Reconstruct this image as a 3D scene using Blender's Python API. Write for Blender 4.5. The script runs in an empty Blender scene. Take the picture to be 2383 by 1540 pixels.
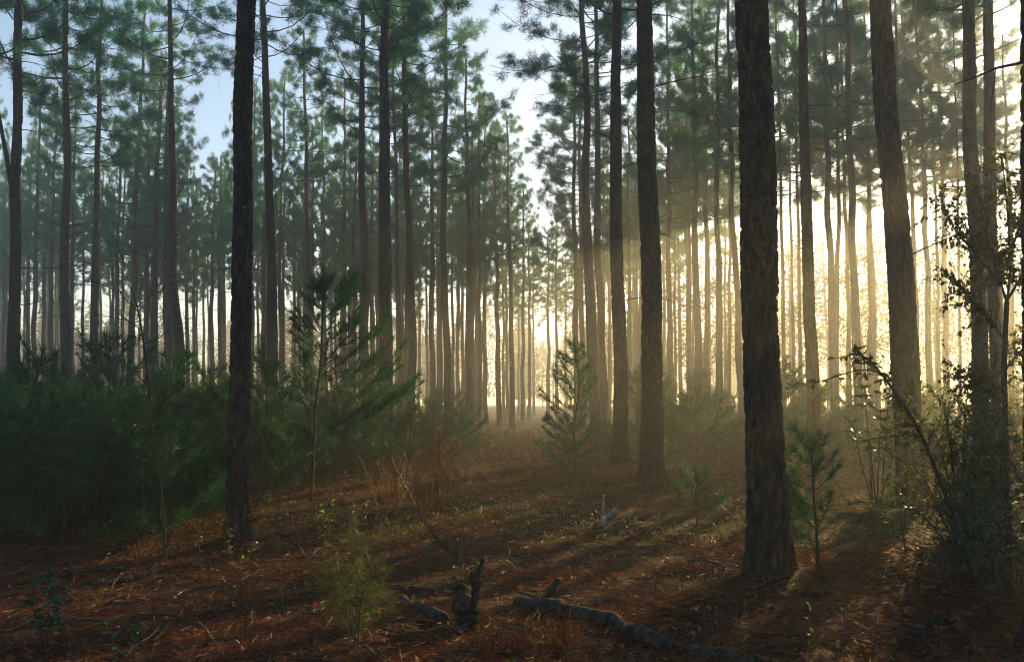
import bpy, math, random
import numpy as np
from mathutils import Vector, Matrix, Euler

SEED = 7
random.seed(SEED)
R = np.random.default_rng(SEED)
scene = bpy.context.scene
COL = scene.collection

# ------------------------------------------------------------------ camera
F = 1854.0                      # focal length in units of the 2383 px wide picture
CX, CY, HOR = 1191.5, 770.0, 930.0
TH = math.atan((HOR - CY) / F)
EYE = 1.6
cam_d = bpy.data.cameras.new('camera')
cam = bpy.data.objects.new('camera', cam_d)
COL.objects.link(cam)
cam_d.sensor_width = 36.0
cam_d.lens = F / 2383.0 * 36.0
cam_d.clip_start = 0.05
cam_d.clip_end = 3000
cam.location = (0, 0, EYE)
cam.rotation_euler = (math.pi / 2 + TH, 0, 0)
scene.camera = cam


def at(px, py, d):
    """picture point -> world point at distance d along +Y"""
    dx = (px - CX) / F
    dy = (py - CY) / F
    k = d / (math.cos(TH) + dy * math.sin(TH))
    return np.array([dx * k, d, EYE + k * (math.sin(TH) - dy * math.cos(TH))])


def gdist(py):
    dy = (py - CY) / F
    a = (math.sin(TH) - dy * math.cos(TH)) / (math.cos(TH) + dy * math.sin(TH))
    return -EYE / a


def vnoise(x, y, seed=0):
    """smooth value noise, vectorised"""
    x = np.asarray(x, float); y = np.asarray(y, float)
    xi = np.floor(x).astype(np.int64); yi = np.floor(y).astype(np.int64)
    xf = x - xi; yf = y - yi
    u = xf * xf * (3 - 2 * xf); v = yf * yf * (3 - 2 * yf)

    def h(a, b):
        n = (a * 374761393 + b * 668265263 + seed * 1442695041) & 0xffffffff
        n = ((n ^ (n >> 13)) * 1274126177) & 0xffffffff
        return ((n ^ (n >> 16)) & 0xffff) / 65535.0
    return (h(xi, yi) * (1 - u) + h(xi + 1, yi) * u) * (1 - v) + (h(xi, yi + 1) * (1 - u) + h(xi + 1, yi + 1) * u) * v


MOUNDS = [(at(px_, py_, d_)[0], d_, h_, s_) for px_, py_, d_, h_, s_ in [(552, 1235, 9.8, .09, .34), (1792, 1319, 7.6, .12, .42), (1516, 1139, 14.2, .13, .5), (1445, 1070, 19.2, .12, .5), (2124, 1150, 12.6, .12, .5), (899, 1060, 22, .12, .5)]]


def ground_z(x, y):
    x = np.asarray(x, float); y = np.asarray(y, float)
    z = (vnoise(x * .11 + 31, y * .11 + 17, 3) - .5) * .30
    z = z + (vnoise(x * .6, y * .6, 4) - .5) * .10
    z = z + (vnoise(x * 2.1, y * 2.1, 5) - .5) * .05
    for mx_, my_, mh_, ms_ in MOUNDS:
        z = z + mh_ * np.exp(-((x - mx_) ** 2 + (y - my_) ** 2) / (ms_ * ms_))
    far = np.clip((np.hypot(x, y) - 60) / 60, 0, 1)
    return z * (1 - far)


def gz(x, y):
    return float(ground_z(x, y))


def gp(px, py):
    """picture point on the ground"""
    d = gdist(py)
    p = at(px, py, d)
    p[2] = gz(p[0], p[1])
    return p


# ------------------------------------------------------------------ mesh helper
class MB:
    def __init__(self):
        self.v = []; self.f = []; self.m = []; self.s = []; self.n = 0

    def add(self, V, T, mat=0, smooth=False):
        V = np.asarray(V, float).reshape(-1, 3); T = np.asarray(T, np.int64).reshape(-1, 3)
        if not len(T):
            return
        self.v.append(V); self.f.append(T + self.n)
        self.m.append(np.full(len(T), mat, np.int32)); self.s.append(np.full(len(T), smooth, bool))
        self.n += len(V)

    def tube(self, P, rad, seg=6, mat=0, cap=True):
        P = np.asarray(P, float); n = len(P)
        rad = np.broadcast_to(np.asarray(rad, float), (n,))
        T = np.gradient(P, axis=0); T /= np.linalg.norm(T, axis=1, keepdims=True) + 1e-9
        ref = np.array([0, 0, 1.]) if abs(T[0][2]) < .8 else np.array([1., 0, 0])
        A = np.cross(T, ref); A /= np.linalg.norm(A, axis=1, keepdims=True) + 1e-9
        B = np.cross(T, A)
        ang = np.arange(seg) * 2 * np.pi / seg
        V = P[:, None, :] + rad[:, None, None] * (np.cos(ang)[None, :, None] * A[:, None, :] + np.sin(ang)[None, :, None] * B[:, None, :])
        V = V.reshape(-1, 3)
        i = np.arange(n - 1)[:, None] * seg; j = np.arange(seg)[None, :]; k = (j + 1) % seg
        a = i + j; b = i + k; c = i + seg + k; d = i + seg + j
        tri = np.concatenate([np.stack([a, c, b], -1).reshape(-1, 3), np.stack([a, d, c], -1).reshape(-1, 3)])
        if cap:
            V = np.concatenate([V, P[:1], P[-1:]])
            c0 = n * seg; c1 = c0 + 1
            jj = np.arange(seg); kk = (jj + 1) % seg
            tri = np.concatenate([tri, np.stack([np.full(seg, c0), jj, kk], -1), np.stack([np.full(seg, c1), (n - 1) * seg + kk, (n - 1) * seg + jj], -1)])
        self.add(V, tri, mat, True)

    def blades(self, base, dirs, length, width, mat=0, curl=0.0):
        """one tapering triangle blade per row"""
        base = np.asarray(base, float); dirs = np.asarray(dirs, float)
        n = len(base)
        if n == 0:
            return
        dirs = dirs / (np.linalg.norm(dirs, axis=1, keepdims=True) + 1e-9)
        side = np.cross(dirs, R.normal(size=(n, 3))); side /= np.linalg.norm(side, axis=1, keepdims=True) + 1e-9
        L = np.broadcast_to(length, (n,))[:, None]; W = np.broadcast_to(width, (n,))[:, None] * .5
        tip = base + dirs * L
        if curl:
            mid = base + dirs * L * .55 + np.array([0, 0, 1.]) * L * curl * .35
            tip = tip - np.array([0, 0, 1.]) * L * curl
            V = np.stack([base - side * W, base + side * W, mid - side * W * .9, mid + side * W * .9, tip], 1).reshape(-1, 3)
            o = np.arange(n)[:, None] * 5
            T = np.concatenate([o + [0, 1, 3], o + [0, 3, 2], o + [2, 3, 4]])
        else:
            V = np.stack([base - side * W, base + side * W, tip], 1).reshape(-1, 3)
            T = np.arange(n)[:, None] * 3 + np.array([0, 1, 2])
        self.add(V, T, mat)

    def leaves(self, base, dirs, length, width, mat=0, fold=.25):
        """a folded six-point leaf per row"""
        base = np.asarray(base, float); n = len(base)
        if n == 0:
            return
        d = np.asarray(dirs, float); d = d / (np.linalg.norm(d, axis=1, keepdims=True) + 1e-9)
        s = np.cross(d, np.array([0, 0, 1.]) + R.normal(size=(n, 3)) * .5); s /= np.linalg.norm(s, axis=1, keepdims=True) + 1e-9
        u = np.cross(s, d)
        L = np.broadcast_to(length, (n,))[:, None]; W = np.broadcast_to(width, (n,))[:, None] * .5
        p0 = base; p1 = base + d * L * .35 - u * L * .02; p2 = base + d * L * .7 - u * L * .06; p3 = base + d * L - u * L * .16
        V = np.stack([p0, p1 - s * W + u * W * fold, p1, p1 + s * W + u * W * fold, p2 - s * W * .8 + u * W * fold * .6, p2, p2 + s * W * .8 + u * W * fold * .6, p3], 1).reshape(-1, 3)
        o = np.arange(n)[:, None] * 8
        T = np.concatenate([o + q for q in ([0, 2, 1], [0, 3, 2], [1, 2, 5], [1, 5, 4], [2, 3, 6], [2, 6, 5], [4, 5, 7], [5, 6, 7])])
        self.add(V, T, mat)

    def mesh(self, name, mats):
        me = bpy.data.meshes.new(name)
        V = np.concatenate(self.v); T = np.concatenate(self.f)
        me.vertices.add(len(V)); me.vertices.foreach_set('co', V.astype(np.float32).ravel())
        me.loops.add(len(T) * 3); me.loops.foreach_set('vertex_index', T.astype(np.int32).ravel())
        me.polygons.add(len(T)); me.polygons.foreach_set('loop_start', np.arange(len(T), dtype=np.int32) * 3)
        me.polygons.foreach_set('material_index', np.concatenate(self.m))
        me.polygons.foreach_set('use_smooth', np.concatenate(self.s))
        me.update(); me.validate()
        for m in mats:
            me.materials.append(m)
        return me


def link(name, me, parent=None, loc=(0, 0, 0)):
    o = bpy.data.objects.new(name, me)
    COL.objects.link(o)
    o.location = loc
    if parent is not None:
        o.parent = parent
    return o


def tag(o, label, cat, group=None):
    o['label'] = label; o['category'] = cat
    if group:
        o['group'] = group
    return o


def thing(name, label, cat, loc, group=None, rotz=0.0):
    o = bpy.data.objects.new(name, None)
    COL.objects.link(o)
    o.location = loc; o.rotation_euler = (0, 0, rotz); o.empty_display_size = .2
    return tag(o, label, cat, group)


# ------------------------------------------------------------------ materials
def mat_base(name):
    m = bpy.data.materials.new(name); m.use_nodes = True
    nt = m.node_tree; nt.nodes.clear()
    out = nt.nodes.new('ShaderNodeOutputMaterial')
    return m, nt, nt.nodes.new, nt.links.new, out


def ramp(nt, cols):
    r = nt.nodes.new('ShaderNodeValToRGB')
    e = r.color_ramp.elements
    while len(e) < len(cols):
        e.new(.5)
    for k, (p, c) in enumerate(cols):
        e[k].position = p; e[k].color = (*c, 1)
    return r


def mat_bark(name, cols, scale=1.0, bump=.6, dist=.02, moss=0.0):
    m, nt, N, L, out = mat_base(name)
    b = N('ShaderNodeBsdfPrincipled'); b.inputs['Roughness'].default_value = .92
    b.inputs['Specular IOR Level'].default_value = .15
    tc = N('ShaderNodeTexCoord'); mp = N('ShaderNodeMapping')
    mp.inputs['Scale'].default_value = (13 * scale, 13 * scale, 4.0 * scale)
    L(tc.outputs['Object'], mp.inputs['Vector'])
    nz = N('ShaderNodeTexNoise'); nz.inputs['Scale'].default_value = 1.3; nz.inputs['Detail'].default_value = 6
    L(mp.outputs[0], nz.inputs['Vector'])
    vo = N('ShaderNodeTexVoronoi'); vo.feature = 'DISTANCE_TO_EDGE'; vo.inputs['Scale'].default_value = 1.0
    mx = N('ShaderNodeVectorMath'); mx.operation = 'ADD'
    L(mp.outputs[0], mx.inputs[0]); L(nz.outputs['Color'], mx.inputs[1]); L(mx.outputs[0], vo.inputs['Vector'])
    r = ramp(nt, cols); L(nz.outputs['Fac'], r.inputs[0])
    r2 = ramp(nt, [(0, (.35, .35, .35)), (.16, (1, 1, 1))]); L(vo.outputs['Distance'], r2.inputs[0])
    mul = N('ShaderNodeMix'); mul.data_type = 'RGBA'; mul.blend_type = 'MULTIPLY'; mul.inputs[0].default_value = .8
    L(r.outputs[0], mul.inputs[6]); L(r2.outputs[0], mul.inputs[7])
    L(mul.outputs[2], b.inputs['Base Color'])
    mth = N('ShaderNodeMath'); mth.operation = 'MULTIPLY_ADD'; mth.inputs[1].default_value = .4
    L(nz.outputs['Fac'], mth.inputs[0]); L(r2.outputs[0], mth.inputs[2])
    bp = N('ShaderNodeBump'); bp.inputs['Strength'].default_value = bump; bp.inputs['Distance'].default_value = dist
    L(mth.outputs[0], bp.inputs['Height']); L(bp.outputs[0], b.inputs['Normal'])
    L(b.outputs[0], out.inputs[0])
    return m


def mat_leaf(name, c1, c2, trans=.35, rough=.5, spec=.3, tcol=None):
    """thin foliage: diffuse/gloss plus translucency, colour varied per leaf"""
    m, nt, N, L, out = mat_base(name)
    b = N('ShaderNodeBsdfPrincipled'); b.inputs['Roughness'].default_value = rough
    b.inputs['Specular IOR Level'].default_value = spec
    t = N('ShaderNodeBsdfTranslucent')
    g = N('ShaderNodeNewGeometry'); oi = N('ShaderNodeObjectInfo')
    ad = N('ShaderNodeMath'); ad.operation = 'MULTIPLY_ADD'; ad.inputs[1].default_value = .35
    L(oi.outputs['Random'], ad.inputs[0])
    sc = N('ShaderNodeMath'); sc.operation = 'MULTIPLY'; sc.inputs[1].default_value = .65
    L(g.outputs['Random Per Island'], sc.inputs[0]); L(sc.outputs[0], ad.inputs[2])
    r = ramp(nt, [(0, c1), (1, c2)]); L(ad.outputs[0], r.inputs[0])
    L(r.outputs[0], b.inputs['Base Color'])
    if tcol:
        t.inputs['Color'].default_value = (*tcol, 1)
    else:
        hs = N('ShaderNodeHueSaturation'); hs.inputs['Hue'].default_value = .48; hs.inputs['Saturation'].default_value = 1.15; hs.inputs['Value'].default_value = 1.8
        L(r.outputs[0], hs.inputs['Color']); L(hs.outputs[0], t.inputs['Color'])
    mx = N('ShaderNodeMixShader'); mx.inputs[0].default_value = trans
    L(b.outputs[0], mx.inputs[1]); L(t.outputs[0], mx.inputs[2]); L(mx.outputs[0], out.inputs[0])
    return m


M = {}
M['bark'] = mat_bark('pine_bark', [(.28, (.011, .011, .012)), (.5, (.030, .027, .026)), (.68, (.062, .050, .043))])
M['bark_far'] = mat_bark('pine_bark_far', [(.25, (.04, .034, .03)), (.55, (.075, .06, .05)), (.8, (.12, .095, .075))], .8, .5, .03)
M['twig'] = mat_bark('twig_bark', [(.2, (.03, .026, .022)), (.8, (.09, .075, .06))], 3, .3, .004)
M['dead_wood'] = mat_bark('dead_wood', [(.25, (.015, .017, .014)), (.5, (.035, .038, .032)), (.8, (.11, .11, .10))], 1.2, .6, .012)
M['pale_wood'] = mat_bark('pale_wood', [(.2, (.22, .21, .18)), (.8, (.42, .40, .33))], 2, .4, .006)
M['charred'] = mat_bark('rotten_wood', [(.2, (.012, .013, .012)), (.8, (.045, .045, .04))], 1.5, .8, .02)
M['needles'] = mat_leaf('pine_needles', (.010, .088, .064), (.046, .15, .080), .48)
M['young'] = mat_leaf('young_needles', (.006, .042, .024), (.022, .085, .034), .35)
M['olive'] = mat_leaf('olive_needles', (.022, .042, .014), (.07, .09, .028), .4)
M['dead_needles'] = mat_leaf('dead_needles', (.08, .036, .016), (.19, .095, .042), .3, .7)
M['leaf'] = mat_leaf('shrub_leaf', (.016, .042, .012), (.075, .078, .018), .5, .5, .25)
M['far_leaf'] = mat_leaf('far_leaf', (.018, .032, .014), (.05, .05, .02), .2, .7, .1)
M['gloss_leaf'] = mat_leaf('broad_evergreen_leaf', (.010, .042, .024), (.024, .066, .030), .3, .4, .35)
M['fresh_leaf'] = mat_leaf('fresh_leaf', (.05, .12, .02), (.12, .18, .03), .5, .4, .4)
M['red_leaf'] = mat_leaf('red_leaf', (.09, .016, .012), (.13, .025, .015), .4)
M['straw'] = mat_leaf('pine_straw', (.012, .006, .004), (.19, .078, .032), .2, .6, .25)
M['dry_leaf'] = mat_leaf('dry_leaf', (.05, .018, .010), (.20, .085, .042), .25, .6, .3)
M['grass'] = mat_leaf('dry_grass', (.06, .032, .014), (.20, .12, .055), .35, .6)
M['brush'] = mat_leaf('dry_brush', (.03, .016, .008), (.13, .075, .03), .3, .7, .1)
M['low_green'] = mat_leaf('low_green', (.03, .06, .015), (.11, .12, .03), .4, .5)


def mat_ground():
    m, nt, N, L, out = mat_base('forest_floor')
    b = N('ShaderNodeBsdfPrincipled'); b.inputs['Roughness'].default_value = .95; b.inputs['Specular IOR Level'].default_value = .1
    tc = N('ShaderNodeTexCoord')
    a = N('ShaderNodeTexNoise'); a.inputs['Scale'].default_value = .7; a.inputs['Detail'].default_value = 4
    f = N('ShaderNodeTexNoise'); f.inputs['Scale'].default_value = 22; f.inputs['Detail'].default_value = 7; f.inputs['Roughness'].default_value = .7
    L(tc.outputs['Object'], a.inputs['Vector']); L(tc.outputs['Object'], f.inputs['Vector'])
    r = ramp(nt, [(.3, (.009, .005, .004)), (.5, (.034, .013, .007)), (.72, (.10, .036, .014))]); L(f.outputs['Fac'], r.inputs[0])
    r2 = ramp(nt, [(.35, (.45, .5, .45)), (.65, (1, 1, 1))]); L(a.outputs['Fac'], r2.inputs[0])
    mu = N('ShaderNodeMix'); mu.data_type = 'RGBA'; mu.blend_type = 'MULTIPLY'; mu.inputs[0].default_value = 1
    L(r.outputs[0], mu.inputs[6]); L(r2.outputs[0], mu.inputs[7]); L(mu.outputs[2], b.inputs['Base Color'])
    bp = N('ShaderNodeBump'); bp.inputs['Strength'].default_value = .8; bp.inputs['Distance'].default_value = .03
    L(f.outputs['Fac'], bp.inputs['Height']); L(bp.outputs[0], b.inputs['Normal'])
    L(b.outputs[0], out.inputs[0])
    return m


M['ground'] = mat_ground()

# ------------------------------------------------------------------ light, sky, haze
SUN_AZ = math.radians(32.0)      # to the right of straight ahead
SUN_EL = math.radians(15.0)
sd = np.array([math.sin(SUN_AZ) * math.cos(SUN_EL), math.cos(SUN_AZ) * math.cos(SUN_EL), math.sin(SUN_EL)])
ld = bpy.data.lights.new('sun', 'SUN'); ld.energy = 5.0; ld.angle = math.radians(.5); ld.color = (1.0, .70, .27)
lo = bpy.data.objects.new('sun', ld); COL.objects.link(lo)
lo.rotation_euler = Vector(sd).to_track_quat('Z', 'Y').to_euler()
lo.location = (30, 40, 40)
w = bpy.data.worlds.new('World'); scene.world = w; w.use_nodes = True
nt = w.node_tree
bg = nt.nodes['Background']; sky = nt.nodes.new('ShaderNodeTexSky'); sky.sky_type = 'NISHITA'; sky.sun_disc = False
sky.sun_elevation = SUN_EL; sky.sun_rotation = SUN_AZ; sky.air_density = 1.0; sky.dust_density = .3; sky.ozone_density = 1.0
nt.links.new(sky.outputs[0], bg.inputs[0]); bg.inputs[1].default_value = .098

GX, GY0, GY1 = 170.0, -40.0, 230.0
HAZE_DENS, HAZE_ANIS = .0042, .65
m, nt, N, L, out = mat_base('haze')
pv = N('ShaderNodeVolumePrincipled'); pv.inputs['Density'].default_value = HAZE_DENS; pv.inputs['Anisotropy'].default_value = HAZE_ANIS
pv.inputs['Color'].default_value = (.94, .95, .94, 1)
L(pv.outputs[0], out.inputs['Volume'])
hb = MB()
x0, x1, y0, y1, z0, z1 = -GX - 2, GX + 2, GY0 - 2, GY1 + 2, -1.5, 27.0
V = [(x0, y0, z0), (x1, y0, z0), (x1, y1, z0), (x0, y1, z0), (x0, y0, z1), (x1, y0, z1), (x1, y1, z1), (x0, y1, z1)]
hb.add(V, [(0, 2, 1), (0, 3, 2), (4, 5, 6), (4, 6, 7), (0, 1, 5), (0, 5, 4), (1, 2, 6), (1, 6, 5), (2, 3, 7), (2, 7, 6), (3, 0, 4), (3, 4, 7)])
haze = link('haze', hb.mesh('haze', [m])); haze['kind'] = 'stuff'
haze['label'] = 'pale golden morning mist hanging between the pines'

# ------------------------------------------------------------------ ground sheet
def axis(lo_, hi_, fine0, fine1, step):
    a = list(np.arange(fine0, fine1, step))
    s = step
    x = fine1
    while x < hi_:
        a.append(x); s *= 1.12; x += s
    a.append(hi_)
    s = step; x = fine0; b = []
    while x > lo_:
        x -= (s := s * 1.12)
        b.append(max(x, lo_))
    return np.array(sorted(set(b + a)))


gx = axis(-GX, GX, -8, 8, .07); gy = axis(GY0, GY1, 2.2, 16, .07)
XX, YY = np.meshgrid(gx, gy)
ZZ = ground_z(XX, YY) + (vnoise(XX * 6, YY * 6, 9) - .5) * .035 * (np.hypot(XX, YY) < 25)
gm = MB(); nx = len(gx); ny = len(gy)
ii, jj = np.meshgrid(np.arange(nx - 1), np.arange(ny - 1)); q = (jj * nx + ii).ravel()
gm.add(np.stack([XX, YY, ZZ], -1), np.concatenate([np.stack([q, q + 1, q + nx + 1], -1), np.stack([q, q + nx + 1, q + nx], -1)]), 0, True)
go = link('ground', gm.mesh('ground', [M['ground']])); go['kind'] = 'structure'
go['label'] = 'forest floor of reddish brown pine straw'

# ------------------------------------------------------------------ pines
def crown_mesh(seed, n_limb=40, Lc=8.5, Rm=2.6, dens=1.0):
    r = np.random.default_rng(seed); mb = MB()
    bases, dirs, lens = [], [], []; bo = MB()
    for k in range(n_limb):
        t = (k + r.random()) / n_limb
        t = t ** 1.12
        z = t * Lc * .97
        az = k * 2.4 + r.normal() * .5
        prof = (min(1, .55 + t * 2.2)) * (1 - t) ** .75 + .13
        ln = Rm * prof * r.uniform(.7, 1.25)
        rise = .15 + .75 * t + r.normal() * .15
        h = np.array([math.cos(az), math.sin(az), 0])
        s = np.linspace(0, 1, 6)
        bend = r.normal() * .2
        side = np.array([-h[1], h[0], 0])
        P = np.array([0, 0, z]) + np.outer(s * ln, h) + np.outer(s * s * ln * bend, side)
        P[:, 2] += ln * (rise * s * .55 + .25 * s ** 2 - .12 * np.sin(s * 3))
        rb = .012 + .016 * ln / Rm * (1.3 - t)
        bo.tube(P, rb * (1 - .8 * s), 4, 0, False)
        nb = max(4, int(10 * ln / Rm * dens))
        for b in range(nb):
            u = r.uniform(.3, 1.0)
            c = np.array([np.interp(u, s, P[:, i]) for i in range(3)])
            bd = h * r.uniform(.3, .9) + side * r.normal() * .8 + np.array([0, 0, r.uniform(-.1, .7)])
            bl = r.uniform(.25, .75) * (1.15 - .5 * u) * (.5 + .5 * ln / Rm)
            bd /= np.linalg.norm(bd)
            e = c + bd * bl
            bo.tube(np.array([c, (c + e) / 2 + r.normal(size=3) * .03, e]), [.008, .006, .004], 3, 0, False)
            for q_ in range(r.integers(4, 8)):
                v = r.uniform(.35, 1)
                tc_ = c + bd * bl * v + r.normal(size=3) * .07
                td = bd + np.array([0, 0, .5]) + r.normal(size=3) * .5
                nn = 27
                bases.append(np.repeat(tc_[None], nn, 0) + r.normal(size=(nn, 3)) * .045)
                dirs.append(td / np.linalg.norm(td) * .55 + r.normal(size=(nn, 3)) * .55)
                lens.append(r.uniform(.13, .25, nn))
    mb.blades(np.concatenate(bases), np.concatenate(dirs), np.concatenate(lens), .0125, 0)
    return mb.mesh('crown', [M['needles']]), bo.mesh('boughs', [M['twig']])


CROWNS = [crown_mesh(100 + k, n_limb=[40, 46, 34, 42, 48, 36, 30, 44][k], Rm=[2.6, 2.3, 2.9, 2.5, 2.1, 2.7, 2.4, 2.2][k]) for k in range(8)]
CROWN_L = 8.5
DENSE = [crown_mesh(150 + k, n_limb=[46, 42, 50][k], Rm=[2.7, 2.9, 2.5][k], dens=1.1) for k in range(3)]


def cell_edges(u, v, nu, seed):
    """distance to plate edges on a cylinder: u wraps at nu"""
    iu = np.floor(u).astype(int); iv = np.floor(v).astype(int)
    f1 = np.full(u.shape, 9.); f2 = np.full(u.shape, 9.)
    for a in (-1, 0, 1):
        for b in (-1, 0, 1):
            cu = iu + a; cv = iv + b; wu = np.mod(cu, nu)

            def hh(k):
                n = (wu * 73856093 + cv * 19349663 + (seed + k) * 83492791) & 0xffffffff
                n = ((n ^ (n >> 13)) * 1274126177) & 0xffffffff
                return ((n ^ (n >> 16)) & 0xffff) / 65535.0
            d = np.hypot(u - (cu + hh(1)), v - (cv + hh(2)))
            m_ = d < f1
            f2 = np.where(m_, f1, np.minimum(f2, d)); f1 = np.where(m_, d, f1)
    return f2 - f1


def trunk_mesh(xs, zs, H, r, near, seed, mat, dead=(), limb=None, y_wob=.05, wob=1.0):
    """trunk along the measured centre line xs(zs); z from ground to H"""
    rr = np.random.default_rng(seed)
    if near == 2:
        z = np.concatenate([np.arange(0, 8.5, .022), np.linspace(8.5, H, 24)]); seg = 72
    elif near == 1:
        z = np.concatenate([np.arange(0, 12, .07), np.linspace(12, H, 16)]); seg = 28
    else:
        z = np.concatenate([np.linspace(0, 1, 5), np.linspace(1.6, H, 30)]); seg = 12
    o = np.argsort(zs); zs = np.array(zs)[o]; xs = np.array(xs)[o]
    zf = np.linspace(-1, H + 2, 160)
    sl_top = (xs[-1] - xs[-2]) / (zs[-1] - zs[-2]); sl_bot = (xs[1] - xs[0]) / (zs[1] - zs[0])
    xf = np.interp(zf, zs, xs)
    xf = np.where(zf > zs[-1], xs[-1] + (zf - zs[-1]) * sl_top, np.where(zf < zs[0], xs[0] + (zf - zs[0]) * sl_bot, xf))
    ker = np.ones(9) / 9
    xp = np.concatenate([np.linspace(xf[0] - 4 * (xf[1] - xf[0]), xf[0], 5)[:4], xf, np.linspace(xf[-1], xf[-1] + 4 * (xf[-1] - xf[-2]), 5)[1:]])
    xf = np.convolve(xp, ker, 'valid')
    cx = np.interp(z, zf, xf) + (vnoise(z * .55, z * 0 + seed, 11) - .5) * .06 * wob * min(1, r / .12)
    cy = (vnoise(z * .35, z * 0 + seed, 12) - .5) * y_wob + rr.normal() * .01 * z
    x_at0 = np.interp(0, z, cx); y_at0 = np.interp(0, z, cy)
    cx = cx - x_at0; cy = cy - y_at0
    rad = r * (1.06 - .78 * (z / H) ** 1.05) + r * (.22 if near == 2 else .34) * np.exp(-z / .22) - (.004 if near else 0)
    rad = np.maximum(rad, .012)
    th = np.arange(seg) * 2 * np.pi / seg
    TT, ZZ_ = np.meshgrid(th, z)
    RR = np.repeat(rad[:, None], seg, 1)
    c, s = np.cos(TT), np.sin(TT)
    RR = RR * (1 + (vnoise(c * 1.1 + 7 + seed, ZZ_ * 1.2 + s * 1.1, 21) - .5) * .16)
    RR = RR + r * .32 * np.exp(-ZZ_ / .2) * np.clip(np.cos(TT * 4 + seed) + .3 * np.cos(TT * 7 + seed * 2), -.3, 1)
    if near:
        nu = 11 if near == 2 else 9
        uu = TT / (2 * np.pi) * nu + (vnoise(ZZ_ * 6, c * 3, seed) - .5) * .8
        uu = np.mod(uu, nu)
        e = cell_edges(uu, ZZ_ * (4.6 if near == 2 else 3.8), nu, seed)
        e2 = cell_edges(np.mod(uu * 2, nu * 2), ZZ_ * 11, nu * 2, seed + 50)
        RR = RR + (np.clip(e / .2, 0, 1) - .6) * .028 + (np.clip(e2 / .3, 0, 1) - .6) * .008
        RR = RR + (vnoise(c * 9, ZZ_ * 22 + s * 9, seed + 3) - .5) * .010
    V = np.stack([cx[:, None] + RR * c, cy[:, None] + RR * s, ZZ_ - .12 * (ZZ_ < .01)], -1)
    n = len(z)
    i = np.arange(n - 1)[:, None] * seg; j = np.arange(seg)[None, :]; k = (j + 1) % seg
    T = np.concatenate([np.stack([i + j, i + k, i + seg + k], -1).reshape(-1, 3), np.stack([i + j, i + seg + k, i + seg + j], -1).reshape(-1, 3)])
    mb = MB(); mb.add(V, T, 0, True)
    # dead snags and bare lower limbs
    for (zz, az, ln) in dead:
        p = np.array([np.interp(zz, z, cx), np.interp(zz, z, cy), zz]); h = np.array([math.cos(az), math.sin(az), 0])
        s_ = np.linspace(0, 1, 5)
        P = p + np.outer(s_ * ln, h); P[:, 2] += ln * (.25 * s_ - .3 * s_ ** 2 * rr.uniform(-.6, 1.2)); P += rr.normal(size=P.shape) * .02 * s_[:, None]
        mb.tube(P, .014 * (1 - .8 * s_) + .002, 4, 0, False)
        for t in range(rr.integers(1, 4)):
            u = rr.uniform(.35, .9); q0 = np.array([np.interp(u, s_, P[:, a]) for a in range(3)])
            dd = h * .5 + rr.normal(size=3) * .6; dd /= np.linalg.norm(dd)
            mb.tube(np.array([q0, q0 + dd * ln * .2, q0 + dd * ln * .38 + rr.normal(size=3) * .03]), [.006, .004, .002], 3, 0, False)
    if limb is not None:
        mb.tube(np.array(limb[0]), limb[1], 8, 0)
    top = (float(np.interp(H, z, cx)), float(np.interp(H, z, cy)))
    return mb.mesh('trunk', [mat]), z, cx, cy, x_at0


PINES = []


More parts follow.
